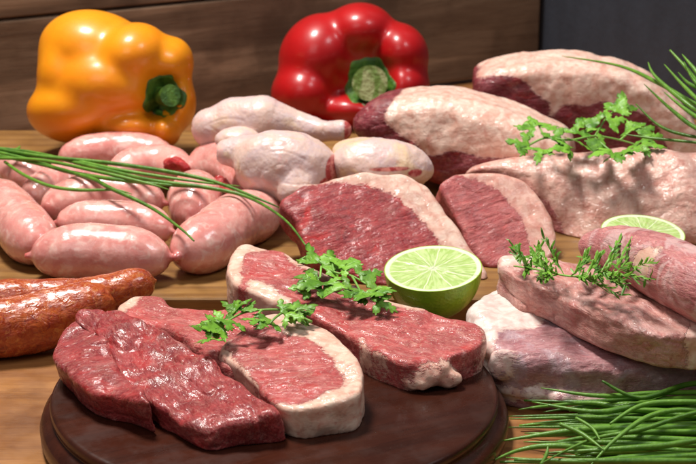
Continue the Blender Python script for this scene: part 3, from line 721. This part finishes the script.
def pepper(name, label, d, lobes, k, dents, mat, stem, pipe, zlow, h=0.16, cut=None, cal=1.0, stk=1.0, sl=1.0):
    s_ = d / FPX
    L = [(D(x, y, d + dz), (rx * s_, rd, ry * s_), cam_ax(math.radians(-rot))) for x, y, dz, rx, ry, rd, rot in lobes]
    Dn = [(D(x, y, d + dz), (rx * s_, rd, ry * s_)) for x, y, dz, rx, ry, rd in dents]
    def f(p):
        r = None
        for c, rr, ax in L:
            e = sd_ell(p, c, rr, ax); r = e if r is None else smin(r, e, k)
        for c, rr in Dn: r = smax(r, -sd_ell(p, c, rr, cam_ax()), 0.9)
        return r
    cs = np.array([c for c, _, _ in L]); mx = max(max(rr) for _, rr, _ in L)
    v, q = surface(f, cs.min(0) - mx - .3, cs.max(0) + mx + .3, h)
    v = relax(v, q, 2)
    root = empty(name, (v[:, 0].mean(), v[:, 1].mean(), v[:, 2].min()), label, 'bell pepper')
    mesh_obj('pepper_body', v, q, mat, root)
    (sx, sy, sz, sr), ax = stem, unit(pipe)
    c0 = D(sx, sy, d + sz); A, B, _ = frame(ax)
    def onto(q):                         # drop points along -ax on the pepper's skin
        q = q.copy()
        for _ in range(60): q -= ax * (f(q) * 0.6)[:, None]
        return q
    n = 60; rings = (0.0, 0.3, 0.6, 0.85, 1.0, 1.04); V = []; Fc = []
    for j, rr in enumerate(rings):
        for i in range(n):
            t = 2 * math.pi * i / n; lob = 1 + (0.07 * math.cos(5 * t + 0.7) + 0.05 * math.cos(3 * t + 1) + 0.03 * math.cos(11 * t)) * rr
            V.append(c0 + (A * math.cos(t) + B * math.sin(t)) * rr * sr * lob * cal + ax * 3.2)
    V = onto(np.array(V)); lift = np.repeat([0.30, 0.26, 0.18, 0.12, 0.06, -0.06], n); V = V + ax * lift[:, None] 
    for j in range(5):
        for i in range(n):
            i2 = (i + 1) % n; Fc.append((j * n + i, (j + 1) * n + i, (j + 1) * n + i2, j * n + i2))
    mesh_obj('calyx', V, Fc, st_m, root)
    c0 = V[:n].mean(0) + ax * 0.1 * sr
    bend = unit(ax + np.array([0.25 * (sl - 1) * 2 + 0.05, 0, 0.5 * (sl - 1) * 2 + 0.05]))
    pts = [c0 - ax * 0.6 * sr, c0 + ax * 0.2 * sr, c0 + ax * 0.4 * sr * sl, c0 + ax * 0.6 * sr * sl + bend * 0.3 * sr * sl]
    v2, f2 = tube(spline(pts, 4), np.interp(np.linspace(0, 3, 13), range(4), [0.62 * sr * stk, 0.5 * sr * stk, 0.56 * sr * stk, 0.7 * sr * stk]), 20)
    so = mesh_obj('stem', v2, f2[:-1], st_m, root)
    e = pts[-1]; te = unit(pts[-1] - pts[-2]); A2, B2, _ = frame(te); V = [e + te * 0.0]
    for i in range(20):
        t = 2 * math.pi * i / 20; V.append(e + (A2 * math.cos(t) + B2 * math.sin(t)) * 0.70 * sr * stk)
    mesh_obj('cut_end', np.array(V), [(0, 1 + i, 1 + (i + 1) % 20) for i in range(20)], cut or cut_m, root)
    return root
pepper('yellow_bell_pepper', 'yellow bell pepper lying on its side behind the pale sausages', 146,
       [(66, 78, 1.0, 28, 40, 4.6, 0), (98, 56, 1.0, 60, 45, 5.0, 16), (84, 109, 0.6, 57, 35, 4.8, -4), (108, 86, -0.6, 56, 40, 4.6, 0), (134, 58, -1.2, 38, 34, 4.2, -30),
        (168, 66, -0.2, 25, 30, 3.4, 20), (180, 102, 0.2, 16, 28, 2.8, 0), (166, 130, -0.8, 15, 17, 2.4, 0), (130, 128, -0.8, 30, 17, 3.2, 0)], 0.7,
       [(165, 95, -4.2, 19, 23, 3.0)], yel, (161, 95, -2.0, 1.5), (0.45, -0.89, 0.05), ZB, cut=st_m, cal=1.1, stk=0.85, sl=1.5)
pepper('red_bell_pepper', 'red bell pepper facing the viewer with its cut stem, in front of the planks', 158,
       [(352, 66, 2.0, 66, 54, 4.6, 0), (318, 56, 0.0, 38, 44, 4.4, 30), (304, 94, -0.3, 33, 32, 4.2, 0), (360, 32, 0.0, 36, 29, 4.2, 0), (400, 54, 0.0, 28, 32, 4.2, -25), (402, 88, 0.0, 28, 30, 4.2, 0), (352, 112, 0.0, 40, 20, 4.0, 0)], 0.75,
       [(368, 79, -4.4, 24, 22, 2.7)], red, (369, 81, -2.3, 2.0), (0.02, -1.0, 0.12), 0, cal=1.0, stk=1.1)

# ================================================================== limes
def lime_mats():
    s = NT('lime_rind'); L = s.scale(s.obj(), 100.0)
    c = s.mix(s.ramp(s.noise(L, 0.5, 3), 0.4, 0.65), (0.20, 0.40, 0.015), (0.32, 0.50, 0.03))
    rind_ = s.done(c, 0.3, s.bump(s.voro(L, 5.0), 0.05, 0.5), 0.15, (0.5, 1, 0.1), 0.3, 0.4)
    s = NT('lime_flesh'); A = s.attr('loc', True)       # loc = (radius 0..1, angle, seed)
    sep = s.n('ShaderNodeSeparateXYZ'); s.put(sep.inputs[0], A); r, t = sep.outputs[0], sep.outputs[1]
    cmb = s.n('ShaderNodeCombineXYZ'); s.put(cmb.inputs[0], s.math('MULTIPLY', r, 3.0)); s.put(cmb.inputs[1], s.math('MULTIPLY', s.math('SINE', t), 2.6)); s.put(cmb.inputs[2], s.math('MULTIPLY', s.math('COSINE', t), 2.6))
    pulp = s.noise(s.scale(cmb.outputs[0], (1.2, 4.0, 4.0)), 1.0, 3, 0.55, 0.5)
    tj = s.math('ADD', s.math('MULTIPLY', t, 10 / (2 * math.pi)), s.math('MULTIPLY', s.noise(cmb.outputs[0], 0.5, 2), 0.35))
    seg = s.math('ABSOLUTE', s.math('SUBTRACT', s.math('FRACT', tj), 0.5))
    wall_ = s.ramp(s.math('MULTIPLY', s.math('SUBTRACT', 0.5, seg), s.math('ADD', r, 0.05)), 0.010, 0.035, 1.0, 0.0)
    core = s.ramp(r, 0.06, 0.12, 1.0, 0.0); ring = s.ramp(r, 0.87, 0.91); edge = s.ramp(r, 0.972, 0.99)
    c = s.mix(s.ramp(pulp, 0.36, 0.64), (0.38, 0.53, 0.15), (0.56, 0.68, 0.30))
    c = s.mix(s.math('MAXIMUM', s.math('MULTIPLY', wall_, 0.8), s.math('MAXIMUM', core, ring)), c, (0.80, 0.86, 0.58))
    c = s.mix(edge, c, (0.34, 0.52, 0.05))
    fl = s.done(c, 0.16, s.bump(pulp, 0.10, 0.7), 0.3, (0.7, 1, 0.4), 0.3, 0.5, crough=0.08)
    return rind_, fl
lr, lf = lime_mats()
def lime(label, c, R, N, stretch=1.08):
    """half a lime: cut face at c with normal N"""
    U, V_, W = frame(N); root = empty('lime_half', c - W * R, label, 'lime', 'lime halves')
    V = []; Fc = []; n, m = 72, 22
    for j in range(m + 1):
        a = j / m * math.pi / 2
        for i in range(n):
            t = 2 * math.pi * i / n
            rr = R * math.cos(a); dz = R * stretch * math.sin(a) + (0.35 if j == m else 0)
            V.append(c + (U * math.cos(t) + V_ * math.sin(t)) * max(rr, 0.02) - W * dz)
    for j in range(m):
        for i in range(n):
            i2 = (i + 1) % n; Fc.append((j * n + i, (j + 1) * n + i, (j + 1) * n + i2, j * n + i2))
    mesh_obj('rind', np.array(V), Fc, lr, root)
    V = []; at = []; Fc = []; K = 40; n = 144
    for j in range(K + 1):
        q = j / K
        for i in range(n):
            t = 2 * math.pi * i / n; z = 0.0 if q > 0.9 else -0.03 + 0.03 * math.sin(q * 20 + 3 * math.sin(5 * t)) * 0.6
            V.append(c + (U * math.cos(t) + V_ * math.sin(t)) * R * max(q, 0.002) + W * z); at.append((q, t, 0))
    for j in range(K):
        for i in range(n):
            i2 = (i + 1) % n; Fc.append((j * n + i, j * n + i2, (j + 1) * n + i2, (j + 1) * n + i))
    mesh_obj('cut_face', np.array(V), Fc, lf, root, {'loc': np.array(at)})
lime('lime half with its juicy cut face up, between the long steak and pork', P(433, 268, ZB + 3.15), 3.12, unit((-0.06, -0.13, 1)))
lime('lime half lying at the back beside the rolled pork and fillet', P(643, 232, 4.55), 2.85, unit((0.05, -0.10, 1)))

# ================================================================== herbs
def leaf_mat(name, a, b, rough=0.45):
    s = NT(name); L = s.scale(s.obj(), 100.0)
    c = s.mix(s.ramp(s.noise(L, 1.1, 4), 0.35, 0.65), a, b)
    oi = s.n('ShaderNodeObjectInfo').outputs['Random']; c = s.mix(s.ramp(oi, 0.3, 1.0, 0.0, 0.4), c, tuple(q * 1.5 + 0.01 for q in b)); c = s.mix(s.ramp(oi, 0.3, 0.0, 0.0, 0.4), c, tuple(q * 0.5 for q in a))
    return s.done(c, rough, s.bump(s.noise(L, 6, 3), 0.04, 0.7), 0.12, (0.4, 1, 0.2), 0.12, 0.03, 0.4)
pars = leaf_mat('parsley_leaf', (0.075, 0.21, 0.012), (0.17, 0.36, 0.03)); pstem = leaf_mat('parsley_stem', (0.16, 0.36, 0.05), (0.22, 0.42, 0.08))
chv = leaf_mat('chive', (0.05, 0.14, 0.010), (0.11, 0.24, 0.022), 0.42)
def leaf_pts(size, rnd):
    """outline of one toothed, three-lobed parsley leaflet; stalk at 0,0, pointing along +x"""
    out = [(0.0, 0.0)]
    def lobe(cx, cy, ang, L, w):
        r = []
        for t, s_ in ((0.10, 0.5), (0.30, 0.7), (0.38, 1.5), (0.52, 1.9), (0.54, 0.8), (0.70, 1.5), (0.88, 1.3), (0.86, 0.5), (1.06, 0.25), (1.08, -0.25), (0.86, -0.5), (0.88, -1.3), (0.70, -1.5), (0.54, -0.8), (0.52, -1.9), (0.38, -1.5), (0.30, -0.7), (0.10, -0.5)):
            t2 = t * L * rnd.uniform(0.93, 1.08); s2 = s_ * w * rnd.uniform(0.85, 1.15)
            r.append((cx + math.cos(ang) * t2 - math.sin(ang) * s2 * (1), cy + math.sin(ang) * t2 + math.cos(ang) * s2))
        return r[::-1]
    # right lobe, middle lobe, left lobe (counter-clockwise)
    out += lobe(0.10, -0.04, -1.2, 0.78, 0.125) + lobe(0.30, 0, 0, 0.85, 0.15) + lobe(0.10, 0.04, 1.2, 0.78, 0.125)
    return [(x * size, y * size) for x, y in out]
def leaf(o, dirv, nrm, size, mat, parent, rnd):
    import bmesh
    dirv = unit(dirv); nrm = unit(np.array(nrm) - dirv * np.dot(nrm, dirv)); side = np.cross(nrm, dirv)
    pts = leaf_pts(size, rnd); cu, tw, ph = rnd.uniform(-0.5, 0.9), rnd.uniform(-0.6, 0.6), rnd.uniform(0, 6)
    bm = bmesh.new(); vs = [bm.verts.new((x, y, 0)) for x, y in pts]; bm.faces.new(vs)
    bmesh.ops.triangulate(bm, faces=bm.faces[:])
    bmesh.ops.subdivide_edges(bm, edges=bm.edges[:], cuts=2, use_grid_fill=True)
    for v in bm.verts:
        x, y = v.co.x / size, v.co.y / size
        v.co.z = size * (-cu * 0.4 * x * x - 0.3 * abs(y) ** 1.3 * (0.5 + 0.5 * math.sin(ph)) + tw * 0.6 * x * y + 0.03 * math.sin(9 * x + ph) * math.cos(11 * y + ph))
    bmesh.ops.recalc_face_normals(bm, faces=bm.faces[:])
    bm.verts.index_update(); n0 = len(bm.verts)
    V = [o + dirv * v.co.x + side * v.co.y + nrm * (v.co.z + 0.012) for v in bm.verts] + [o + dirv * v.co.x + side * v.co.y + nrm * (v.co.z - 0.012) for v in bm.verts]
    up_ = [tuple(v.index for v in f.verts) for f in bm.faces]
    Fc = up_ + [tuple(i + n0 for i in f[::-1]) for f in up_]
    for e in bm.edges:
        if len(e.link_faces) == 1:
            a, b = e.verts[0].index, e.verts[1].index; Fc.append((b, a, a + n0, b + n0))
    V = np.array(V); bm.free()
    return mesh_obj('leaf', V, Fc, mat, parent)
def sprig(label, stems, leaves, seed, name='parsley_sprig', cat='parsley'):
    """stems: lists of (px, py, z); leaves: (px, py, z, size, degrees in the picture)"""
    rnd = random.Random(seed); allp = [P(*q) for s_ in stems for q in s_]
    root = empty(name, np.mean(allp, axis=0) * np.array([1, 1, 0]) + np.array([0, 0, min(a[2] for a in allp)]), label, cat)
    for s_ in stems:
        c = spline([P(*q) for q in s_], 6); v, f = tube(c, np.linspace(0.085, 0.06, len(c)), 7); mesh_obj('stalk', v, f, pstem, root)
    for x, y, z, sz, a in leaves:
        a = math.radians(a); d = CR * math.cos(a) + np.array([0, 1, 0.0]) * math.sin(a) * 1.0 + np.array([0, 0, rnd.uniform(-.1, .45)])
        leaf(P(x, y, z), d, (rnd.uniform(-.4, .4), rnd.uniform(-.75, -.1), 1), sz * 0.9, pars, root, rnd)
    return root
sprig('parsley sprig lying across the fat-rimmed steak', [[(312, 322, 5.75), (285, 311, 6.2), (262, 310, 6.3), (243, 313, 6.2), (226, 322, 6.1)], [(262, 310, 6.3), (254, 318, 6.2)], [(243, 313, 6.2), (240, 305, 6.6)], [(285, 311, 6.2), (275, 318, 6.2), (270, 324, 6.0)]],
      [(226, 322, 6.1, 1.5, 190), (222, 326, 6.0, 1.5, 225), (232, 320, 6.2, 1.3, 265), (212, 332, 5.9, 1.3, 200), (212, 338, 5.9, 1.2, 250), (240, 307, 6.6, 1.2, 110), (244, 312, 6.4, 1.1, 60), (238, 312, 6.3, 1.1, 150), (272, 320, 6.0, 1.4, 240), (280, 312, 6.3, 1.3, 20), (292, 312, 6.2, 1.4, 5), (285, 314, 6.2, 1.2, 330), (296, 316, 6.0, 1.2, 40), (254, 318, 6.2, 1.0, 270)], 3)
sprig('parsley sprig on the long steak beside the lime', [[(297, 262, 5.6), (310, 256, 6.0), (322, 262, 6.2), (334, 272, 6.1), (352, 276, 6.1), (366, 284, 6.0)], [(322, 262, 6.2), (320, 278, 6.0)], [(334, 272, 6.1), (332, 262, 6.4)], [(352, 276, 6.1), (362, 294, 5.8)]],
      [(320, 264, 6.3, 1.7, 60), (316, 264, 6.3, 1.6, 110), (322, 268, 6.2, 1.6, 20), (318, 272, 6.1, 1.6, 200), (318, 280, 6.0, 1.6, 250), (322, 284, 5.9, 1.6, 215), (324, 284, 5.9, 1.5, 320), (312, 288, 5.8, 1.3, 190), (334, 264, 6.5, 1.4, 30), (340, 268, 6.3, 1.4, 350), (362, 290, 5.9, 1.6, 215), (362, 290, 5.9, 1.5, 260), (368, 290, 5.9, 1.7, 300), (370, 294, 5.8, 1.4, 350), (360, 280, 6.1, 1.5, 30), (376, 300, 5.7, 1.3, 330), (352, 286, 5.9, 1.3, 190)], 5)
zz = 7.7
sprig('parsley sprig spread over the top of the rolled pork', [[(524, 148, zz), (545, 138, zz + .6), (570, 140, zz + .8), (595, 136, zz + .8), (620, 140, zz + .4), (640, 146, zz)], [(545, 138, zz + .6), (536, 120, zz + .9)], [(595, 136, zz + .8), (608, 116, zz + 1.3), (624, 106, zz + 1.6)], [(595, 138, zz + .8), (612, 152, zz + .2)], [(620, 140, zz + .4), (634, 128, zz + .8)]],
      [(536, 126, zz + 1, 1.7, 100), (542, 128, zz + .9, 1.5, 30), (536, 130, zz + .8, 1.5, 170), (530, 146, zz + .2, 1.7, 185), (540, 148, zz + .2, 1.5, 260), (552, 140, zz + .7, 1.5, 60), (556, 144, zz + .4, 1.5, 300), (575, 134, zz + 1, 1.6, 70), (580, 142, zz + .6, 1.6, 250), (570, 146, zz + .4, 1.4, 210), (600, 124, zz + 1.3, 1.7, 150), (606, 120, zz + 1.3, 1.6, 20), (614, 112, zz + 1.5, 1.6, 50), (622, 108, zz + 1.6, 1.7, 85), (596, 130, zz + 1, 1.5, 110), (612, 150, zz + .3, 1.8, 215), (616, 152, zz + .2, 1.7, 270), (622, 150, zz + .3, 1.6, 320), (606, 144, zz + .5, 1.5, 190), (634, 130, zz + .8, 1.4, 100), (638, 134, zz + .6, 1.5, 30), (640, 146, zz + .1, 1.7, 350), (646, 140, zz + .3, 1.4, 20), (630, 146, zz + .3, 1.5, 290)], 9)
# feathery herb on the chop
def feather(label):
    rnd = random.Random(21); root = empty('dill_sprig', P(580, 280, 6.7), label, 'dill'); z = 7.1
    main = [(514, 266, z), (540, 270, z + .2), (568, 276, z + .4), (596, 276, z + .8), (618, 272, z + 1.3)]
    c = spline([P(*q) for q in main], 8); v, f = tube(c, np.linspace(0.05, 0.08, len(c)), 6); mesh_obj('stalk', v, f, pstem, root)
    for b in range(30):
        t = 0.10 + 0.90 * b / 29; k = int(t * (len(c) - 1)); o = c[k]; sgn = -1 if b % 2 else 1
        back_ = t > 0.5
        d = unit(np.array([0.55 if back_ else -0.25, sgn * 0.9, rnd.uniform(0.1, 0.5)]) + rng.normal(0, 0.25, 3)); ln = rnd.uniform(1.6, 2.8) * (0.75 + 0.55 * t)
        V = []; Fc = []
        def blade(p0, dd, l, wd):
            dd = unit(dd); sd = unit(np.cross(dd, (rnd.uniform(-.3, .3), -0.4, 1))); up = np.cross(sd, dd); n0 = len(V)
            for q, w_ in ((0, 0.5), (0.35, 1), (0.75, 0.8), (1.0, 0.08)):
                m = p0 + dd * l * q - up * 0.18 * l * q * q * rnd.uniform(-1, 1)
                V.extend([m - sd * wd * w_, m + up * wd * 0.5 * w_, m + sd * wd * w_, m - up * wd * 0.4 * w_])
            for r in range(3):
                for s_ in range(4):
                    s2 = (s_ + 1) % 4; Fc.append((n0 + r * 4 + s_, n0 + r * 4 + s2, n0 + r * 4 + 4 + s2, n0 + r * 4 + 4 + s_))
            Fc.append((n0 + 12, n0 + 13, n0 + 14, n0 + 15)); Fc.append((n0 + 3, n0 + 2, n0 + 1, n0))
        blade(o, d, ln, 0.045)
        for j in range(15):
            q = 0.15 + 0.85 * j / 14; blade(o + d * ln * q, unit(d + rng.normal(0, 0.45, 3) + np.array([0.1, 0, 0.1])), rnd.uniform(0.4, 0.85), 0.085)
        mesh_obj('frond', np.array(V), Fc, pars, root, smooth=False)
feather('feathery green herb sprig lying on the pork chop')

def chive(label, pts, r, group, tip=1, seed=0):
    """pts: (px, py, z); tapers to a point at the end (tip=1), both ends (2) or none (0)"""
    r = r * (0.88 if group == GA else 0.75); c = spline([P(*q) for q in pts], 8); n = len(c); t = np.linspace(0, 1, n)
    rr = r * (0.75 + 0.25 * np.sin(np.pi * (0.15 + 0.7 * t)))
    if tip >= 1: rr = rr * (np.clip((1 - t) * 2.2 + 0.08, 0.08, 1) ** 0.7 if seed % 3 else np.clip((1 - t) * 1.2 + 0.45, 0.45, 1))
    if tip == 2: rr = rr * np.clip(t * 5 + 0.1, 0.1, 1) ** 0.8
    v, f = tube(c, rr, 9); o = mesh_obj('chive', v, f, chv); tag(o, label, 'chive', group); return o
GA, GB, GC = 'chives lying over the pale sausages', 'chives on the roast at the upper right', 'chives bundled at the lower right'
A = [
 ([(-30, 146, 6.2), (30, 152, 6.3), (90, 166, 6.4), (150, 180, 6.3), (210, 188, 6.2), (250, 198, 5.9), (285, 220, 5.9), (306, 246, 5.4)], .17, 'long chive running right across the heap and bending down at the red slice'),
 ([(-30, 144, 6.4), (40, 156, 6.5), (110, 163, 6.6), (170, 172, 6.5), (215, 182, 6.2), (262, 200, 5.8), (280, 208, 5.4)], .18, 'chive ending beside the bend at the right of the pale heap'),
 ([(-20, 150, 6.0), (20, 156, 6.2), (60, 158, 6.4), (120, 170, 6.5), (200, 182, 6.2), (240, 186, 5.8)], .17, 'chive crossing the curved sausage'),
 ([(-20, 152, 6.2), (40, 164, 6.3), (90, 178, 6.4), (110, 188, 6.4), (150, 207, 5.9), (180, 228, 5.5), (194, 241, 5.2)], .17, 'chive whose tip droops over the slanting sausage at the right end'),
 ([(5, 162, 5.8), (24, 175, 6.0), (50, 186, 6.0), (80, 190, 6.0), (115, 190, 6.2), (132, 194, 6.0)], .15, 'lowest chive curving round the left of the heap'),
 ([(-20, 148, 6.3), (30, 160, 6.2), (70, 172, 6.2), (120, 180, 6.4), (180, 186, 6.1), (214, 188, 5.9)], .18, 'thick dark chive in the middle of the left spray'),
 ([(-20, 155, 6.0), (14, 150, 6.2), (20, 146, 6.3)], .15, 'short chive stub sticking up in the left spray'),
 ([(-20, 158, 6.0), (40, 160, 6.6), (100, 172, 6.7), (150, 184, 6.4), (170, 190, 6.0)], .15, 'thin chive ending over the middle sausages'),
]
for k, (pts, r, l) in enumerate(A): chive(l, pts, r, GA, 1, k)
B = [
 ([(735, 118, 12.2), (700, 106, 12.2), (660, 84, 12.6), (620, 66, 12.4), (562, 56, 11.6)], .2, 'long chive pointing left over the white fat cap of the biggest roast'),
 ([(740, 130, 12), (700, 112, 12), (680, 98, 12.5), (655, 76, 13.2), (648, 62, 13.8)], .22, 'chive pointing steeply up beside the biggest roast'),
 ([(740, 110, 13), (705, 90, 13.5), (690, 72, 14), (670, 50, 15)], .22, 'topmost chive leaning up against the dark wall'),
 ([(740, 104, 13), (708, 84, 13.8), (692, 66, 14.6), (682, 54, 15.1)], .2, 'second chive leaning up near the picture edge'),
 ([(740, 140, 11.6), (700, 130, 11.6), (672, 110, 12), (644, 84, 12.4)], .2, 'chive crossing the right shoulder of the biggest roast'),
 ([(740, 142, 11), (690, 136, 10.8), (660, 126, 10.9), (636, 104, 11.6)], .16, 'thin chive between the big roast and parsley'),
 ([(740, 150, 10.4), (700, 143, 10.2), (650, 138, 10.0), (624, 134, 10.0)], .14, 'lowest chive at upper right, touching the parsley'),
 ([(740, 122, 12.4), (704, 104, 12.9), (684, 86, 13.4), (664, 64, 14.2)], .2, 'chive in the middle of the fan at the right picture edge'),
 ([(745, 112, 12.8), (712, 98, 13.2), (694, 80, 13.9), (684, 62, 14.6)], .18, 'thin chive crossing behind the upper right fan'),
 ([(740, 134, 11.8), (706, 122, 12), (684, 108, 12.3), (664, 92, 12.8)], .2, 'chive low in the fan near the roast shoulder'),
 ([(745, 96, 13.2), (712, 92, 13.4), (690, 84, 13.5), (678, 72, 13.9)], .2, 'short chive at the upper right picture edge'),
]
for k, (pts, r, l) in enumerate(B): chive(l, pts, r, GB, 1, 40 + k)
C = [([(740, 384, 2.9), (690, 384, 3.0), (640, 398, 2.8), (602, 381, 3.6)], .22, 'chive whose cut end points up nearest the pork slab'),
 ([(740, 392, 2.6), (660, 393, 2.7), (600, 396, 2.8), (541, 388, 2.8)], .2, 'uppermost long chive of the bundle, along the pork slab'),
 ([(740, 398, 2.3), (660, 400, 2.4), (600, 412, 2.2), (532, 402, 2.1)], .24, 'thick chive ending left under the white fat lumps'),
 ([(740, 412, 2.0), (640, 410, 2.2), (590, 403, 2.2), (530, 408, 2.0)], .2, 'chive of the bundle just below the uppermost ones'),
 ([(740, 426, 1.6), (660, 428, 1.7), (580, 430, 1.8), (502, 441, 1.0)], .3, 'thickest chive running to the left tip of the bundle'),
 ([(740, 446, 1.2), (640, 452, 1.2), (560, 446, 1.3), (520, 450, 0.9), (488, 463, 0.6)], .22, 'chive curling down at the lower left end of the bundle'),
 ([(740, 456, 1.0), (640, 460, 1.0), (560, 462, 0.8), (500, 462, 0.4)], .22, 'lowest chive of the bundle on the bare table'),
 ([(740, 406, 2.6), (690, 414, 2.7), (640, 430, 2.4), (590, 440, 2.0), (540, 464, 1.6)], .18, 'chive slanting down across the whole bundle'),
 ([(740, 418, 2.3), (690, 410, 2.6), (650, 416, 2.7), (615, 440, 2.2), (590, 466, 1.4)], .2, 'chive arching steeply over the middle of the bundle'),
 ([(740, 404, 3.0), (680, 402, 3.0), (640, 406, 2.8), (610, 424, 2.3)], .22, 'chive bending down in the upper middle of the bundle'),
 ([(740, 436, 2.2), (700, 440, 2.3), (660, 446, 2.1), (600, 450, 1.8), (545, 453, 1.3)], .24, 'long chive along the lower middle of the bundle'),
 ([(560, 424, 2.4), (582, 434, 2.2), (604, 450, 2.0)], .17, 'short loose chive piece lying slantwise on the bundle'),
 ([(576, 418, 2.5), (592, 428, 2.4), (600, 440, 2.2)], .13, 'shortest loose chive piece on the bundle'),
 ([(538, 470, 1.0), (546, 456, 1.6), (548, 446, 2.0)], .14, 'small chive tip standing up at the left of the bundle'),
]
fill = ['pale', 'dark', 'middling']
rr_ = random.Random(4)
for k, (pts, r, l) in enumerate(C): chive(l, pts, r, GC, 1, 60 + k)
for k in range(38):
    x1_ = rr_.uniform(505, 585); y1 = 404 + (k / 37) * 58; y0 = 400 + (k / 37) * 62 + rr_.uniform(-6, 6)
    z0 = rr_.uniform(0.4, 1.9) * (1 - 0.3 * k / 37) + 0.3; bow = rr_.uniform(-6, 6)
    chive('green chive lying inside the bundle at lower right', [(745, y0, z0), ((745 + x1_) / 2 + 40, (y0 + y1) / 2 + bow, z0 + .1), ((745 + x1_) / 2 - 40, (y0 + y1) / 2 - bow * .5, z0), (x1_, y1 + rr_.uniform(-4, 4), max(z0 - .4, .25))], rr_.uniform(.17, .27), GC, 1, 90 + k)
